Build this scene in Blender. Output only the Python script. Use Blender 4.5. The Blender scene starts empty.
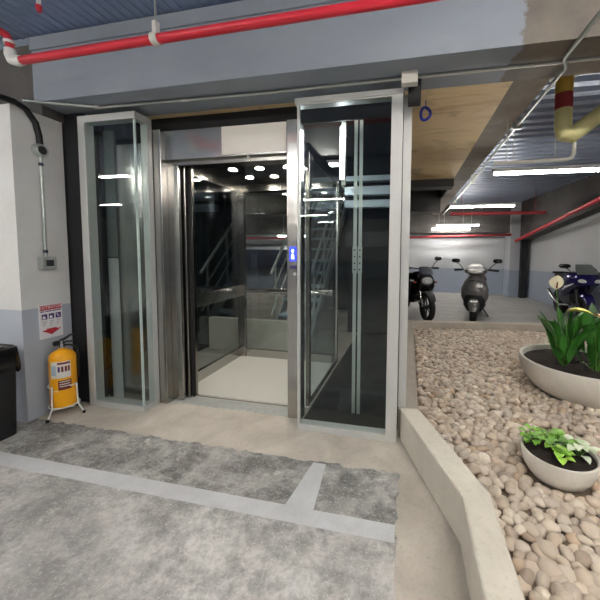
import bpy, bmesh, math, random
from mathutils import Vector, Matrix
random.seed(11)
S = bpy.context.scene
COL = S.collection
PI = math.pi
V = Vector

# ------------------------------------------------------------------ helpers
def lin(c):
    return tuple((x/12.92 if x <= .04045 else ((x+.055)/1.055)**2.4) for x in c)
def hexc(h):
    return lin(tuple(int(h[i:i+2], 16)/255 for i in (0, 2, 4)))

class MB:
    """collects shapes; build() links them as ONE mesh object"""
    def __init__(s): s.bm = bmesh.new()
    def box(s, x0, x1, y0, y1, z0, z1, bev=0):
        vs = [s.bm.verts.new((x, y, z)) for z in (z0, z1) for y in (y0, y1) for x in (x0, x1)]
        fs = [(0,2,3,1),(4,5,7,6),(0,1,5,4),(2,6,7,3),(0,4,6,2),(1,3,7,5)]
        faces = [s.bm.faces.new([vs[i] for i in f]) for f in fs]
        if bev:
            es = list({e for f in faces for e in f.edges})
            bmesh.ops.bevel(s.bm, geom=es, offset=bev, segments=2, affect='EDGES', profile=.6)
        return s
    def ring(s, pts): return [s.bm.verts.new(p) for p in pts]
    def skin(s, rings, cap=True, closed=True):
        R = [s.ring(r) for r in rings]
        n = len(R[0])
        for a, b in zip(R, R[1:]):
            for i in range(n if closed else n-1):
                j = (i+1) % n
                try: s.bm.faces.new((a[i], a[j], b[j], b[i]))
                except ValueError: pass
        if cap and closed:
            s.bm.faces.new(R[0][::-1]); s.bm.faces.new(R[-1])
        return s
    def tube(s, pts, r, n=10, cap=True):
        pts = [V(p) for p in pts]
        rs = r if isinstance(r, (list, tuple)) else [r]*len(pts)
        rings = []; up = None
        for i, p in enumerate(pts):
            d = (pts[min(i+1, len(pts)-1)] - pts[max(i-1, 0)]).normalized()
            if up is None:
                up = V((0,0,1)) if abs(d.z) < .9 else V((1,0,0))
            a = d.cross(up)
            if a.length < 1e-4: a = d.cross(V((0,1,0)))
            a.normalize(); b = a.cross(d).normalized(); up = b
            rings.append([p + (a*math.cos(t)+b*math.sin(t))*rs[i] for t in [2*PI*k/n for k in range(n)]])
        return s.skin(rings, cap)
    def lathe(s, prof, c=(0,0,0), axis='z', n=24, a0=0, a1=2*PI):
        full = abs(a1-a0-2*PI) < 1e-6
        m = n if full else n+1
        R = []
        for k in range(m):
            t = a0+(a1-a0)*k/n
            ring = []
            for r, h in prof:
                if axis == 'z': p = (r*math.cos(t), r*math.sin(t), h)
                elif axis == 'x': p = (h, r*math.cos(t), r*math.sin(t))
                else: p = (r*math.cos(t), h, r*math.sin(t))
                ring.append(s.bm.verts.new(V(p)+V(c)))
            R.append(ring)
        for k in range(m if full else m-1):
            a, b = R[k], R[(k+1) % m]
            for i in range(len(prof)-1):
                s.bm.faces.new((a[i], b[i], b[i+1], a[i+1]))
        return s
    def ball(s, c, r, sub=2):
        r = (r, r, r) if not isinstance(r, (tuple, list)) else r
        M = Matrix.Translation(c) @ Matrix.Diagonal((*r, 1))
        bmesh.ops.create_icosphere(s.bm, subdivisions=sub, radius=1, matrix=M); return s
    def prism(s, poly, z0, z1):
        return s.skin([[(x, y, z0) for x, y in poly], [(x, y, z1) for x, y in poly]])
    def sweep(s, poly_pts, a, b):
        """extrude polygon (list of 3d points) by vector"""
        return s.skin([[V(p)+V(a) for p in poly_pts], [V(p)+V(b) for p in poly_pts]])
    def build(s, name, m, parent=None, smooth=False, bevel=0, world=True, base=True, sub=0):
        bm = s.bm
        bmesh.ops.remove_doubles(bm, verts=bm.verts, dist=1e-5)
        bmesh.ops.recalc_face_normals(bm, faces=bm.faces)
        me = bpy.data.meshes.new(name)
        off = V((0,0,0))
        if parent is None and base:
            xs = [v.co for v in bm.verts]
            off = V(((min(p.x for p in xs)+max(p.x for p in xs))/2, (min(p.y for p in xs)+max(p.y for p in xs))/2, min(p.z for p in xs)))
        elif parent is not None and world:
            q = parent; 
            while q is not None: off += q.location; q = q.parent
        if off.length > 0: bmesh.ops.translate(bm, verts=bm.verts, vec=-off)
        bm.to_mesh(me); bm.free()
        o = bpy.data.objects.new(name, me); COL.objects.link(o)
        if m: me.materials.append(m)
        if parent is None: o.location = off
        else: o.parent = parent
        if smooth:
            for p in me.polygons: p.use_smooth = True
            if smooth != 'all':
                me.set_sharp_from_angle(angle=math.radians(40))
        if bevel:
            md = o.modifiers.new('bevel', 'BEVEL'); md.width = bevel; md.segments = 2; md.limit_method = 'ANGLE'
        if sub:
            md = o.modifiers.new('sub', 'SUBSURF'); md.levels = sub; md.render_levels = sub
        return o

def tag(o, label=None, cat=None, group=None, kind=None):
    if label: o['label'] = label
    if cat: o['category'] = cat
    if group: o['group'] = group
    if kind: o['kind'] = kind
    return o
def thing(name, label, cat, loc=(0,0,0), rz=0, group=None):
    o = bpy.data.objects.new(name, None); COL.objects.link(o)
    o.location = loc; o.rotation_euler = (0, 0, rz); o.empty_display_size = .1
    return tag(o, label, cat, group)
def copy_tree(o, parent=None):
    c = o.copy(); COL.objects.link(c); c.parent = parent
    for ch in [x for x in bpy.data.objects if x.parent == o]: copy_tree(ch, c)
    return c
def text_mesh(body, size, M, name, m, parent):
    cu = bpy.data.curves.new('t', 'FONT'); cu.body = body; cu.size = size; cu.align_x = 'CENTER'; cu.align_y = 'CENTER'; cu.extrude = .0006
    ob = bpy.data.objects.new('t', cu); COL.objects.link(ob)
    dg = bpy.context.evaluated_depsgraph_get()
    me = bpy.data.meshes.new_from_object(ob.evaluated_get(dg))
    bpy.data.objects.remove(ob); me.name = name
    me.transform(M); me.materials.clear(); me.materials.append(m)
    o = bpy.data.objects.new(name, me); COL.objects.link(o); o.parent = parent
    return o

# ------------------------------------------------------------------ materials
class NT:
    def __init__(s, name):
        s.m = bpy.data.materials.new(name); s.m.use_nodes = True
        s.t = s.m.node_tree; s.n = s.t.nodes; s.b = s.n['Principled BSDF']; s.o = s.n['Material Output']
        s.pos = None
    def P(s):
        if not s.pos: s.pos = s.n.new('ShaderNodeNewGeometry').outputs['Position']
        return s.pos
    def obj(s): return s.n.new('ShaderNodeTexCoord').outputs['Object']
    def l(s, a, b): s.t.links.new(a, b)
    def noise(s, scale, detail=4, rough=.55, vec=None, stretch=None, dist=0):
        n = s.n.new('ShaderNodeTexNoise'); n.inputs['Scale'].default_value = scale; n.inputs['Detail'].default_value = detail
        n.inputs['Roughness'].default_value = rough; n.inputs['Distortion'].default_value = dist
        v = vec or s.P()
        if stretch:
            mp = s.n.new('ShaderNodeMapping'); mp.inputs['Scale'].default_value = stretch; s.l(v, mp.inputs['Vector']); v = mp.outputs[0]
        s.l(v, n.inputs['Vector']); return n.outputs['Fac']
    def ramp(s, f, stops, mode='LINEAR'):
        r = s.n.new('ShaderNodeValToRGB'); r.color_ramp.interpolation = mode
        e = r.color_ramp.elements
        while len(e) < len(stops): e.new(.5)
        for x, (p, c) in zip(e, stops): 
            x.position = p; x.color = (*c, 1) if isinstance(c, tuple) else (c, c, c, 1)
        s.l(f, r.inputs[0]); return r.outputs[0]
    def mix(s, f, a, b, mode='MIX'):
        n = s.n.new('ShaderNodeMix'); n.data_type = 'RGBA'; n.blend_type = mode
        for sock, v in ((n.inputs[0], f), (n.inputs[6], a), (n.inputs[7], b)):
            if isinstance(v, (int, float)): sock.default_value = v
            elif isinstance(v, tuple): sock.default_value = (*v, 1)
            else: s.l(v, sock)
        return n.outputs[2]
    def math(s, op, a, b=0, c=None):
        n = s.n.new('ShaderNodeMath'); n.operation = op
        for i, v in enumerate((a, b, c)):
            if v is None: continue
            if isinstance(v, (int, float)): n.inputs[i].default_value = v
            else: s.l(v, n.inputs[i])
        return n.outputs[0]
    def xyz(s):
        n = s.n.new('ShaderNodeSeparateXYZ'); s.l(s.P(), n.inputs[0]); return n.outputs
    def bump(s, h, strength=.3, dist=.01):
        n = s.n.new('ShaderNodeBump'); n.inputs['Strength'].default_value = strength; n.inputs['Distance'].default_value = dist
        s.l(h, n.inputs['Height']); s.l(n.outputs[0], s.b.inputs['Normal'])
    def set(s, base=None, rough=None, metal=None, **k):
        for nm, v in (('Base Color', base), ('Roughness', rough), ('Metallic', metal), *((q.replace('_', ' '), w) for q, w in k.items())):
            if v is None: continue
            i = s.b.inputs[nm]
            if isinstance(v, tuple): i.default_value = (*v, 1)
            elif isinstance(v, (int, float)): i.default_value = v
            else: s.l(v, i)
        return s.m

def plain(name, c, rough=.5, metal=0, var=.12, scale=9, bump=0, **k):
    t = NT(name); c = hexc(c) if isinstance(c, str) else c
    f = t.noise(scale, 4)
    col = t.mix(f, tuple(x*(1-var) for x in c), tuple(min(1, x*(1+var)) for x in c))
    if bump: t.bump(t.noise(scale*12, 4), bump, .004)
    return t.set(col, rough, metal, **k)

def m_floor():
    t = NT('worn_concrete')
    big = t.noise(1.3, 6, .62, dist=.4); mid = t.noise(4.5, 9, .74, dist=.15); fine = t.noise(34, 6, .7)
    dark = t.ramp(big, [(.40, 0), (.62, 1)])
    c = t.mix(dark, hexc('d6d4d0'), hexc('a9a7a4'))
    blot = t.ramp(mid, [(.44, 0), (.60, 1)])
    c = t.mix(t.math('MULTIPLY', blot, .75), c, hexc('757472'))
    # the band between the painted line and the apron is scuffed darker
    x, y, z = t.xyz()
    wob = t.math('MULTIPLY_ADD', t.noise(7, 5), .18, y)
    band = t.ramp(t.math('MULTIPLY', t.math('SUBTRACT', wob, 1.55), 6), [(0, 0), (.25, 1)])
    c = t.mix(t.math('MULTIPLY', band, t.math('MULTIPLY_ADD', blot, .4, .38)), c, hexc('4e4d4b'))
    lt = t.ramp(t.noise(3.6, 10, .78, dist=.2), [(.58, 0), (.66, 1)])
    c = t.mix(t.math('MULTIPLY', lt, .8), c, hexc('e0ddd6'))
    sp = t.ramp(t.noise(17, 7, .75), [(.57, 0), (.70, 1)])
    c = t.mix(t.math('MULTIPLY', sp, .55), c, hexc('d3d1cc'))
    sc = t.ramp(t.noise(2.1, 10, .8, stretch=(1, 2.2, 1)), [(.52, 0), (.62, 1)])
    c = t.mix(t.math('MULTIPLY', sc, .45), c, hexc('d2d0cb'))
    pt = t.ramp(t.noise(11, 8, .75), [(.52, 0), (.6, 1)])
    c = t.mix(t.math('MULTIPLY', pt, .35), c, hexc('6f6e6c'))
    c = t.mix(t.math('MULTIPLY', t.ramp(fine, [(.45, 0), (.62, 1)]), .4), c, hexc('878582'))
    c = t.mix(t.math('MULTIPLY', t.ramp(t.noise(70, 4, .7), [(.56, 0), (.66, 1)]), .5), c, hexc('e2e0db'))
    t.bump(t.math('ADD', t.math('MULTIPLY', mid, .6), fine), .22, .006)
    return t.set(c, t.math('MULTIPLY_ADD', mid, .4, .42))
def m_conc(name, a, b, rough=.8, sc=3, bump=.25, spots=True):
    t = NT(name)
    f = t.ramp(t.noise(sc, 7, .62, dist=.5), [(.3, 0), (.7, 1)])
    c = t.mix(f, hexc(a), hexc(b))
    if spots:
        g = t.ramp(t.noise(sc*7, 6, .7), [(.58, 0), (.75, 1)])
        c = t.mix(t.math('MULTIPLY', g, .4), c, tuple(x*.6 for x in hexc(a)))
    t.bump(t.noise(sc*18, 5), bump, .005)
    return t.set(t.mix(t.math('MULTIPLY', t.ramp(t.noise(55, 4, .7), [(.54, 0), (.68, 1)]), .3), c, tuple(x*.62 for x in hexc(a))), rough)
def m_beam():
    t = NT('painted_beam'); x, y, z = t.xyz()
    ed = t.math('MULTIPLY_ADD', t.noise(9, 5, .7), .22, x)
    k = t.ramp(t.math('SUBTRACT', ed, .195), [(.49, 0), (.51, 1)])
    paint = t.mix(t.noise(2.2, 5, stretch=(1, 1, 3)), hexc('868e99'), hexc('9aa2ac'))
    con = t.mix(t.ramp(t.noise(2.5, 7, .65), [(.3, 0), (.7, 1)]), hexc('615b55'), hexc('857d71'))
    t.bump(t.noise(30, 5), .2, .005)
    return t.set(t.mix(k, paint, con), .65)
def m_wall(name, z0, slope=0, up='e2e2e0', lo='b3bbc7'):
    t = NT(name); x, y, z = t.xyz()
    h = t.math('ADD', t.math('MULTIPLY_ADD', y, slope, z), t.math('MULTIPLY', t.noise(14, 3), .01))
    k = t.math('GREATER_THAN', h, z0)
    c = t.mix(k, hexc(lo), hexc(up))
    d = t.ramp(t.noise(2.2, 7, .65), [(.35, 0), (.75, 1)])
    c = t.mix(t.math('MULTIPLY', d, .28), c, hexc('a9a7a2'))
    t.bump(t.noise(40, 4), .15, .004)
    return t.set(c, .6)
def m_steel(name='brushed_steel', c='b4b2ae', rough=.19, stretch=(.4, .4, 22)):
    t = NT(name)
    g = t.noise(3, 4, .6, stretch=stretch)
    col = t.mix(g, tuple(x*.94 for x in hexc(c)), hexc(c))
    return t.set(col, t.math('MULTIPLY_ADD', g, .06, rough-.03), 1.0)
def m_glass(name, tint=(.86, .92, .91), f0=1.5, rough=.0, base=.03):
    t = NT(name)
    tr = t.n.new('ShaderNodeBsdfTransparent'); tr.inputs[0].default_value = (*tint, 1)
    gl = t.n.new('ShaderNodeBsdfGlossy'); gl.inputs['Roughness'].default_value = rough; gl.inputs[0].default_value = (.95, .98, 1, 1)
    g = t.n.new('ShaderNodeNewGeometry'); dt = t.n.new('ShaderNodeVectorMath'); dt.operation = 'DOT_PRODUCT'
    t.l(g.outputs['Incoming'], dt.inputs[0]); t.l(g.outputs['Normal'], dt.inputs[1])
    c = t.math('SUBTRACT', 1, t.math('ABSOLUTE', dt.outputs['Value']))
    R0 = ((f0-1)/(f0+1))**2
    fr = t.math('MULTIPLY_ADD', t.math('POWER', c, 5), 1-R0, R0)
    mx = t.n.new('ShaderNodeMixShader')
    t.l(t.math('ADD', fr, base), mx.inputs[0]); t.l(tr.outputs[0], mx.inputs[1]); t.l(gl.outputs[0], mx.inputs[2])
    t.l(mx.outputs[0], t.o.inputs['Surface'])
    t.n.remove(t.b); return t.m
def m_emit(name, c, s):
    t = NT(name)
    return t.set(hexc(c), .4, 0, Emission_Color=hexc(c), Emission_Strength=s)
def m_deck(name, c):
    return plain(name, c, .36, .4, .15, 3)
def m_wood():
    t = NT('plywood_soffit')
    g = t.noise(2.2, 6, .6, stretch=(1, 5, 1), dist=.8)
    c = t.ramp(g, [(.25, hexc('d9b47c')), (.5, hexc('f5dcab')), (.8, hexc('e6c690'))])
    st = t.ramp(t.noise(1.7, 5, .6), [(.55, 0), (.7, 1)])
    c = t.mix(t.math('MULTIPLY', st, .55), c, hexc('7a5d38'))
    return t.set(c, .6)
def m_pebble():
    t = NT('river_pebble')
    oi = t.n.new('ShaderNodeObjectInfo').outputs['Random']
    g = t.n.new('ShaderNodeNewGeometry')
    r = t.math('FRACT', t.math('ADD', oi, g.outputs['Random Per Island']))
    c = t.ramp(r, [(0, hexc('b2a191')), (.2, hexc('d6c9b8')), (.38, hexc('a39385')), (.55, hexc('cab8a4')), (.7, hexc('b3a69b')), (.84, hexc('dfd4c4')), (.93, hexc('b99c80')), (1, hexc('8d827b'))])
    c = t.mix(t.math('MULTIPLY', t.noise(38, 5, .65), .4), c, hexc('d9cbb8'))
    t.bump(t.noise(120, 3), .08, .002)
    return t.set(c, .55)
def m_leaf(name, a, b, rough=.32):
    t = NT(name); g = t.n.new('ShaderNodeNewGeometry')
    c = t.mix(g.outputs['Random Per Island'], hexc(a), hexc(b))
    c = t.mix(t.math('MULTIPLY', t.noise(30, 4), .3), c, hexc(b))
    return t.set(c, rough, 0, Subsurface_Weight=.0)

M = {}
M['floor'] = m_floor()
M['apron'] = m_conc('apron_concrete', 'a9a196', 'cdc6ba', .75, 3.2)
M['moto'] = m_conc('parking_concrete', '8b8a88', 'a5a4a1', .7, 2.5)
M['strip'] = m_conc('worn_grey_paint', 'bcbec0', 'cdcfd1', .6, 6)
M['kerb'] = m_conc('kerb_concrete', 'cbc4b6', 'dcd6c8', .75, 3)
M['kerbgrey'] = m_conc('weathered_kerb', 'a8a094', 'bdb5a8', .8, 3)
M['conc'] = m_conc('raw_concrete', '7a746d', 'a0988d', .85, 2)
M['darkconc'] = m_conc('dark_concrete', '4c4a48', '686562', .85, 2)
M['shadeconc'] = m_conc('shade_darkened_concrete', '2a2928', '383635', .85, 2)  # concrete colour darkened to hold shade on beams the lamps would brighten
M['beam'] = m_beam()
M['wall'] = m_wall('two_tone_wall', .905)
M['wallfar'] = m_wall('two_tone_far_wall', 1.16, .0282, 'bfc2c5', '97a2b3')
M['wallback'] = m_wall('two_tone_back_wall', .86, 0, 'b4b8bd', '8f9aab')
M['deck'] = m_deck('galvanised_deck', '8d9cba')
M['deck2'] = m_deck('galvanised_deck_far', '9ba5b8')
M['wood'] = m_wood()
M['steel'] = m_steel()
M['steeldark'] = m_steel('dark_brushed_steel', '8f8c87', .2)
M['alu'] = plain('satin_aluminium', 'c9cac8', .38, .35, .05, 6)
M['galv'] = plain('galvanised_steel', 'b9beba', .35, .7, .1, 12)
M['film'] = plain('white_film', 'e6e1d8', .3, 0, .04, 4)
M['black'] = plain('black_paint', '15161a', .5, 0, .2, 6)
M['shaft'] = plain('black_shaft_lining', '0c1011', .6, 0, .3, 3, Specular_IOR_Level=.12)
M['blackgloss'] = plain('black_gloss', '101114', .15, .0, .1, 6)
M['rubber'] = plain('black_rubber', '151515', .75, 0, .15, 20)
M['plasticbag'] = plain('black_plastic_bag', '0b0b0c', .22, 0, .1, 20)
M['glass'] = m_glass('clear_glass', (.90, .935, .93), 1.45, 0, .0)
M['cabglass'] = m_glass('cab_glass', (.90, .935, .94), 1.5, 0, .02)
M['tube'] = m_emit('lit_tube', 'fffaf2', 30)
M['down'] = m_emit('lit_downlight', 'fff6e6', 60)
M['strip_lamp'] = m_emit('lit_strip', 'f4f8ff', 9)
M['screen'] = m_emit('blue_display', '1c2cff', 1.6)
M['screenw'] = m_emit('display_symbol', 'cfd8ff', 2.2)
M['white'] = plain('white_enamel', 'e9e9e6', .4, 0, .04)
M['offwhite'] = plain('off_white_plastic', 'd9d8cf', .45, 0, .05)
M['red'] = plain('red_pipe_paint', 'd0283a', .35, 0, .12, 5)
M['yellow'] = plain('yellow_enamel', 'f3ab10', .28, 0, .05)
M['insul'] = plain('pale_yellow_wrap', 'c9c48e', .7, 0, .15, 14)
M['mustard'] = plain('mustard_wrap', 'b9963c', .7, 0, .15, 14)
M['redwrap'] = plain('red_wrap', '8c2a30', .7, 0, .15, 14)
M['label'] = plain('label_white', 'ded8d2', .4, 0, .05)
M['labeld'] = plain('label_maroon', '6d2430', .4, 0, .1)
M['labelb'] = plain('label_pale_blue', 'a9bccb', .4, 0, .1)
M['purple'] = plain('sign_purple', '4b3c78', .5, 0, .1)
M['signred'] = plain('sign_red', 'c8303c', .5, 0, .1)
M['signwhite'] = plain('sign_white', 'f0edee', .45, 0, .03)
M['signpale'] = plain('sign_pale_grey', 'b8bcc6', .5, 0, .05)
M['cabfloor'] = plain('cab_floor_vinyl', 'd6d4cc', .35, 0, .03, 3)
M['cabceil'] = plain('dark_cab_ceiling', '1b1c20', .12, .6, .05)
M['stair'] = plain('painted_stair_steel', 'a9aaa6', .45, .2, .08)
M['tread'] = plain('blue_grey_steel', '9fb0bd', .4, .3, .08)
M['pot'] = m_conc('off_white_planter', 'd5d1c6', 'e2dfd6', .55, 5, .1, False)
M['soil'] = plain('dark_soil', '2a211c', .95, 0, .5, 60, .8)
M['pebble'] = m_pebble()
M['bedbase'] = plain('bed_soil', '8a7b6b', .95, 0, .3, 20)
M['leaf'] = m_leaf('dark_green_leaf', '1b4413', '468736')
M['leaf2'] = m_leaf('bright_green_leaf', '4c8a26', '8cc24a')
M['lime'] = m_leaf('lime_leaf', '8fce3a', 'b4e05e')
M['leafw'] = m_leaf('cream_leaf', 'b9cfa0', 'e3ead2')
M['stem'] = m_leaf('green_stem', '3c6a2a', '5d8a3c')
M['spathe'] = m_leaf('cream_spathe', 'f1ebd2', 'e6dcb8', .5)
M['spathey'] = m_leaf('yellow_green_spathe', 'd9dd5a', 'e6e58c', .5)
M['spadix'] = plain('brown_spadix', '7d4d22', .8, 0, .2, 40)
M['silver'] = plain('silver_plastic', '757474', .3, .55, .06)
M['lightgrey'] = plain('pale_silver_plastic', 'c4c3c2', .28, .3, .05)
M['navy'] = plain('navy_fairing', '1d1a52', .2, .25, .08)
M['smoke'] = plain('smoked_screen', '6d7370', .12, .1, .05)
M['lens'] = plain('clear_lens', 'd9dcdc', .1, .3, .05)
M['amber'] = plain('amber_lens', '8e4a30', .2, 0, .05)
M['chrome'] = plain('chrome', 'c6c6c8', .12, 1, .03)
M['engine'] = plain('engine_grey', '3a3b3d', .45, .6, .2, 20)
M['blue'] = plain('blue_cord', '1f2fa0', .5, 0, .1)
M['bluepaint'] = plain('blue_band', '2b3040', .6, 0, .2)

# ------------------------------------------------------------------ room shell
def struct(o, label=None):
    return tag(o, label, None, None, 'structure')

struct(MB().box(-16, -.02, -12, 1.955, -.2, 0).build('floor', M['floor']), 'worn grey concrete garage floor')
o = MB(); o.box(-16, .02, 1.955, 2.43, -.2, 0.0); o.box(-.02, .02, -12, 1.955, -.2, 0); o.prism([(.02, -12), (.28, -12), (.28, 1.51), (.02, 2.2)], -.2, 0)
rr = random.Random(8)
def rag(a, b, n, lo, hi): return [(a+(b-a)*k/n, rr.uniform(lo, hi)) for k in range(n+1)]
o.prism(rag(-4, .02, 110, 1.925, 1.957)+[(.02, 1.958), (-4, 1.958)], 0, .0012)
o.prism([(q, p) for p, q in rag(-2, 1.955, 90, -.045, -.018)]+[(-.017, 1.955), (-.017, -2)], 0, .0012)
struct(o.build('floor', M['apron']), 'beige concrete apron in front of the elevator and along the kerb')
struct(MB().box(-16, .0, 2.43, 12, -.2, -.012).build('floor', M['conc']), 'bare floor behind the elevator')
struct(MB().prism([(-.0, 5.45), (4.2, 6.1), (4.2, 12), (-.0, 12)], -.2, .05).build('floor', M['moto']), 'grey concrete floor of the motorcycle parking')

# painted strips lying on the floor
o = MB(); o.box(-7, -.04, 1.455, 1.556, 0, .0012); o.prism([(-.63, 1.556), (-.47, 1.556), (-.497, 1.925), (-.583, 1.925)], 0, .0012)
tag(o.build('floor_marking', M['strip']), 'pale grey painted line with a short branch across the worn floor', 'floor marking')

# left pier and wall
o = MB(); o.box(-16, -2.94, 1.885, 2.255, 0, 2.462)
struct(o.build('wall_left', M['wall']), 'white wall with a blue-grey lower band')
struct(MB().box(-16, 5, -12.2, -12, 0, 3.3).build('wall_rear', M['wall']))
struct(MB().box(-16.2, -16, -12, 12, 0, 3.3).build('wall_west', M['wall']))
# right wall, far wall
struct(MB().prism([(4.62, -12), (4.9, -12), (3.65, 11.2), (3.40, 11.2)], -.2, 3.3).build('wall_right', M['wallfar']), 'white right wall with a blue-grey lower band')
struct(MB().box(-16, 3.6, 11.0, 11.2, -.2, 3.3).build('wall_back', M['wallback']), 'white far wall with a blue-grey lower band')
# pier and black column in the far right corner
struct(MB().box(2.93, 3.2, 10.4, 11.0, .05, 3).build('trim_1', M['wallback']), 'pale pier beside the black corner column')

# beams
o = MB(); o.box(-2.93, 4.0, 2.045, 2.45, 2.54, 2.93); o.box(-2.93, 4.0, 2.03, 2.45, 2.925, 3.02)
struct(o.build('trim_2', M['beam']), 'large grey painted concrete beam above the elevator')
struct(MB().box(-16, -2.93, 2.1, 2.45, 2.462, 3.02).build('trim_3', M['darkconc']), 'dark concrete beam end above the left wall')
struct(MB().box(.665, .90, 2.45, 11, 2.54, 3.0).build('trim_4', M['conc']), 'bare concrete girder running back over the gravel bed')
o = MB(); o.box(-2.9, .665, 2.45, 2.518, 2.54, 2.6); o.box(-.06, .665, 2.518, 5.4, 2.54, 2.6)
struct(o.build('trim_5', M['wood']), 'brown plywood soffit behind the beam')
struct(MB().box(-4, -.06, 5.4, 5.7, 2.42, 3.0).build('trim_6', M['shaft']), 'beam over the staircase, blackened in place of shade')  # shade over the stairs put into the beam's black colour
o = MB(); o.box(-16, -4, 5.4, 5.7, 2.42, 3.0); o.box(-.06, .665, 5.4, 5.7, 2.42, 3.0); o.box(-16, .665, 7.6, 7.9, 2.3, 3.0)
struct(o.build('trim_13', M['shadeconc']), 'dark cross beams beyond the plywood')
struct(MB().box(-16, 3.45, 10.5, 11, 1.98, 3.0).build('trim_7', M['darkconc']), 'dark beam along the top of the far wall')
# sloping edge beam over the right wall
o = MB(); o.skin([[(3.52, 5.0, 2.50), (3.75, 5.0, 2.50), (3.75, 5.0, 3.0), (3.52, 5.0, 3.0)], [(3.18, 10.5, 1.72), (3.5, 10.5, 1.72), (3.5, 10.5, 3.0), (3.18, 10.5, 3.0)]])
struct(o.build('trim_8', M['darkconc']), 'dark edge beam sloping down along the right wall')

# decks: folded sheet with ribs
def deck(x0, x1, y0, y1, z, along, pitch=.16, dep=.05):
    m = MB(); prof = []
    a, b = (x0, x1) if along == 'y' else (y0, y1)
    u = a
    while u < b-1e-6:
        for du, dz in ((0, 0), (.46, 0), (.5, dep), (.96, dep)):
            prof.append((min(b, u+du*pitch), z+dz))
        u += pitch
    prof.append((b, z))
    for (u0, za), (u1, zb) in zip(prof, prof[1:]):
        if along == 'y': q = [(u0, y0, za), (u1, y0, zb), (u1, y1, zb), (u0, y1, za)]
        else: q = [(x0, u0, za), (x1, u0, za), (x1, u1, zb), (x0, u1, zb)]
        m.bm.faces.new([m.bm.verts.new(p) for p in q])
    m.box(x0, x1, y0, y1, z+dep+.005, z+dep+.08)
    return m
struct(deck(-16, 4.6, -12, 2.05, 3.03, 'y', .075, .007).build('ceiling', M['deck']), 'blue-grey corrugated metal ceiling')
struct(deck(.9, 3.9, 2.45, 10.5, 2.86, 'x', .2).build('ceiling', M['deck2']), 'ribbed metal ceiling over the gravel bed')
struct(deck(-16, .665, 5.7, 10.5, 2.86, 'x', .2).build('ceiling', M['deck2']), 'ribbed metal ceiling behind the elevator')
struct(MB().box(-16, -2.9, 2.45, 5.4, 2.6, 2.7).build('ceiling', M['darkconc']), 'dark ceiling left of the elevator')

# kerbs round the bed
o = MB(); o.prism([(-.04, 2.31), (.265, 1.51), (.265, -2), (.40, -2), (.40, 1.56), (.09, 2.33)], 0, .245)
struct(o.build('trim_9', M['kerb'], bevel=.012), 'pale concrete kerb in front of the gravel bed')
struct(MB().box(-.055, .09, 2.335, 5.45, 0, .225).build('trim_10', M['kerbgrey'], bevel=.01), 'weathered kerb running back beside the glass enclosure')
struct(MB().prism([(-.05, 5.46), (3.8, 6.05), (3.8, 6.20), (-.05, 5.61)], 0, .2).build('trim_11', M['kerbgrey'], bevel=.01), 'low kerb between the gravel bed and the motorcycles')
struct(MB().prism([(.40, -2), (3.8, -2), (3.8, 6.05), (.09, 5.47), (.09, 2.33), (.40, 1.56)], -.1, .082).build('floor', M['bedbase']), 'soil under the pebbles')

# ------------------------------------------------------------------ pebbles
def pebble_mesh(k, sub):
    rnd = random.Random(k)
    bm = bmesh.new(); bmesh.ops.create_icosphere(bm, subdivisions=sub, radius=1)
    ph = [rnd.uniform(0, 6) for _ in range(6)]
    for v in bm.verts:
        p = v.co
        d = 1+.10*math.sin(2.1*p.x+ph[0])+.09*math.sin(2.4*p.y+ph[1])+.06*math.sin(3.1*p.z+ph[2]+p.x*1.5)
        v.co = p*d
    me = bpy.data.meshes.new('pebble'); bm.to_mesh(me); bm.free()
    for p in me.polygons: p.use_smooth = True
    me.materials.append(M['pebble']); return me
PEB = [pebble_mesh(k, 3) for k in range(8)]
PEBLO = [pebble_mesh(20+k, 2) for k in range(6)]
BOWLS = [(.86, 1.985, .15), (1.60, 3.30, .36)]
rp = random.Random(5)
spots = []
sp = .058
row = 0; y = .55
while y < 5.9:
    x = .08 + (sp/2 if row % 2 else 0)
    while x < min(3.2, .56*y+.75):
        px, py = x+rp.uniform(-.016, .016), y+rp.uniform(-.014, .014)
        lo = .09 if py > 2.33 else (.09+.31*(2.33-py)/.77 if py > 1.56 else .40)
        lim = 5.47+.153*px
        if px > lo+.03 and py < lim-.03 and all((px-bx)**2+(py-by)**2 > (br+.01)**2 for bx, by, br in BOWLS):
            spots.append((px, py))
        x += sp
    y += sp*.82; row += 1
def level(x, y): return .10-.006*max(0, y-2)+.012*math.sin(3*x+1)*math.sin(2.2*y)
pebs = []
for x, y in spots:
    L = rp.choice((.030, .034, .038, .042, .046)); 
    r = (L, L*rp.uniform(.68, .85), L*rp.uniform(.5, .68))
    Mx = Matrix.Translation((x, y, level(x, y)+rp.uniform(-.012, .012))) @ Matrix.Rotation(rp.uniform(0, PI), 4, 'Z') @ Matrix.Rotation(rp.uniform(-.35, .35), 4, 'X') @ Matrix.Rotation(rp.uniform(-.35, .35), 4, 'Y') @ Matrix.Diagonal((*r, 1))
    pebs.append((x*x+y*y, Mx, x, y))
pebs.sort(key=lambda q: q[0])
def seen(x, y): return x < .545*y+.04 and y > .72
near = [q for q in pebs if seen(q[2], q[3])][:300]
nid = {id(q) for q in near}
for i, (d, Mx, x, y) in enumerate(near):
    o = bpy.data.objects.new('pebble', PEB[i % 8]); COL.objects.link(o); o.matrix_world = Mx
    tag(o, 'smooth tan pebble at the near end of the gravel bed, beside the pale kerb', 'pebble', 'pebbles at the near end of the bed')
import itertools
vs, fs = [], []
tmpl = [([v.co.copy() for v in me.vertices], [tuple(p.vertices) for p in me.polygons]) for me in PEBLO]
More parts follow.
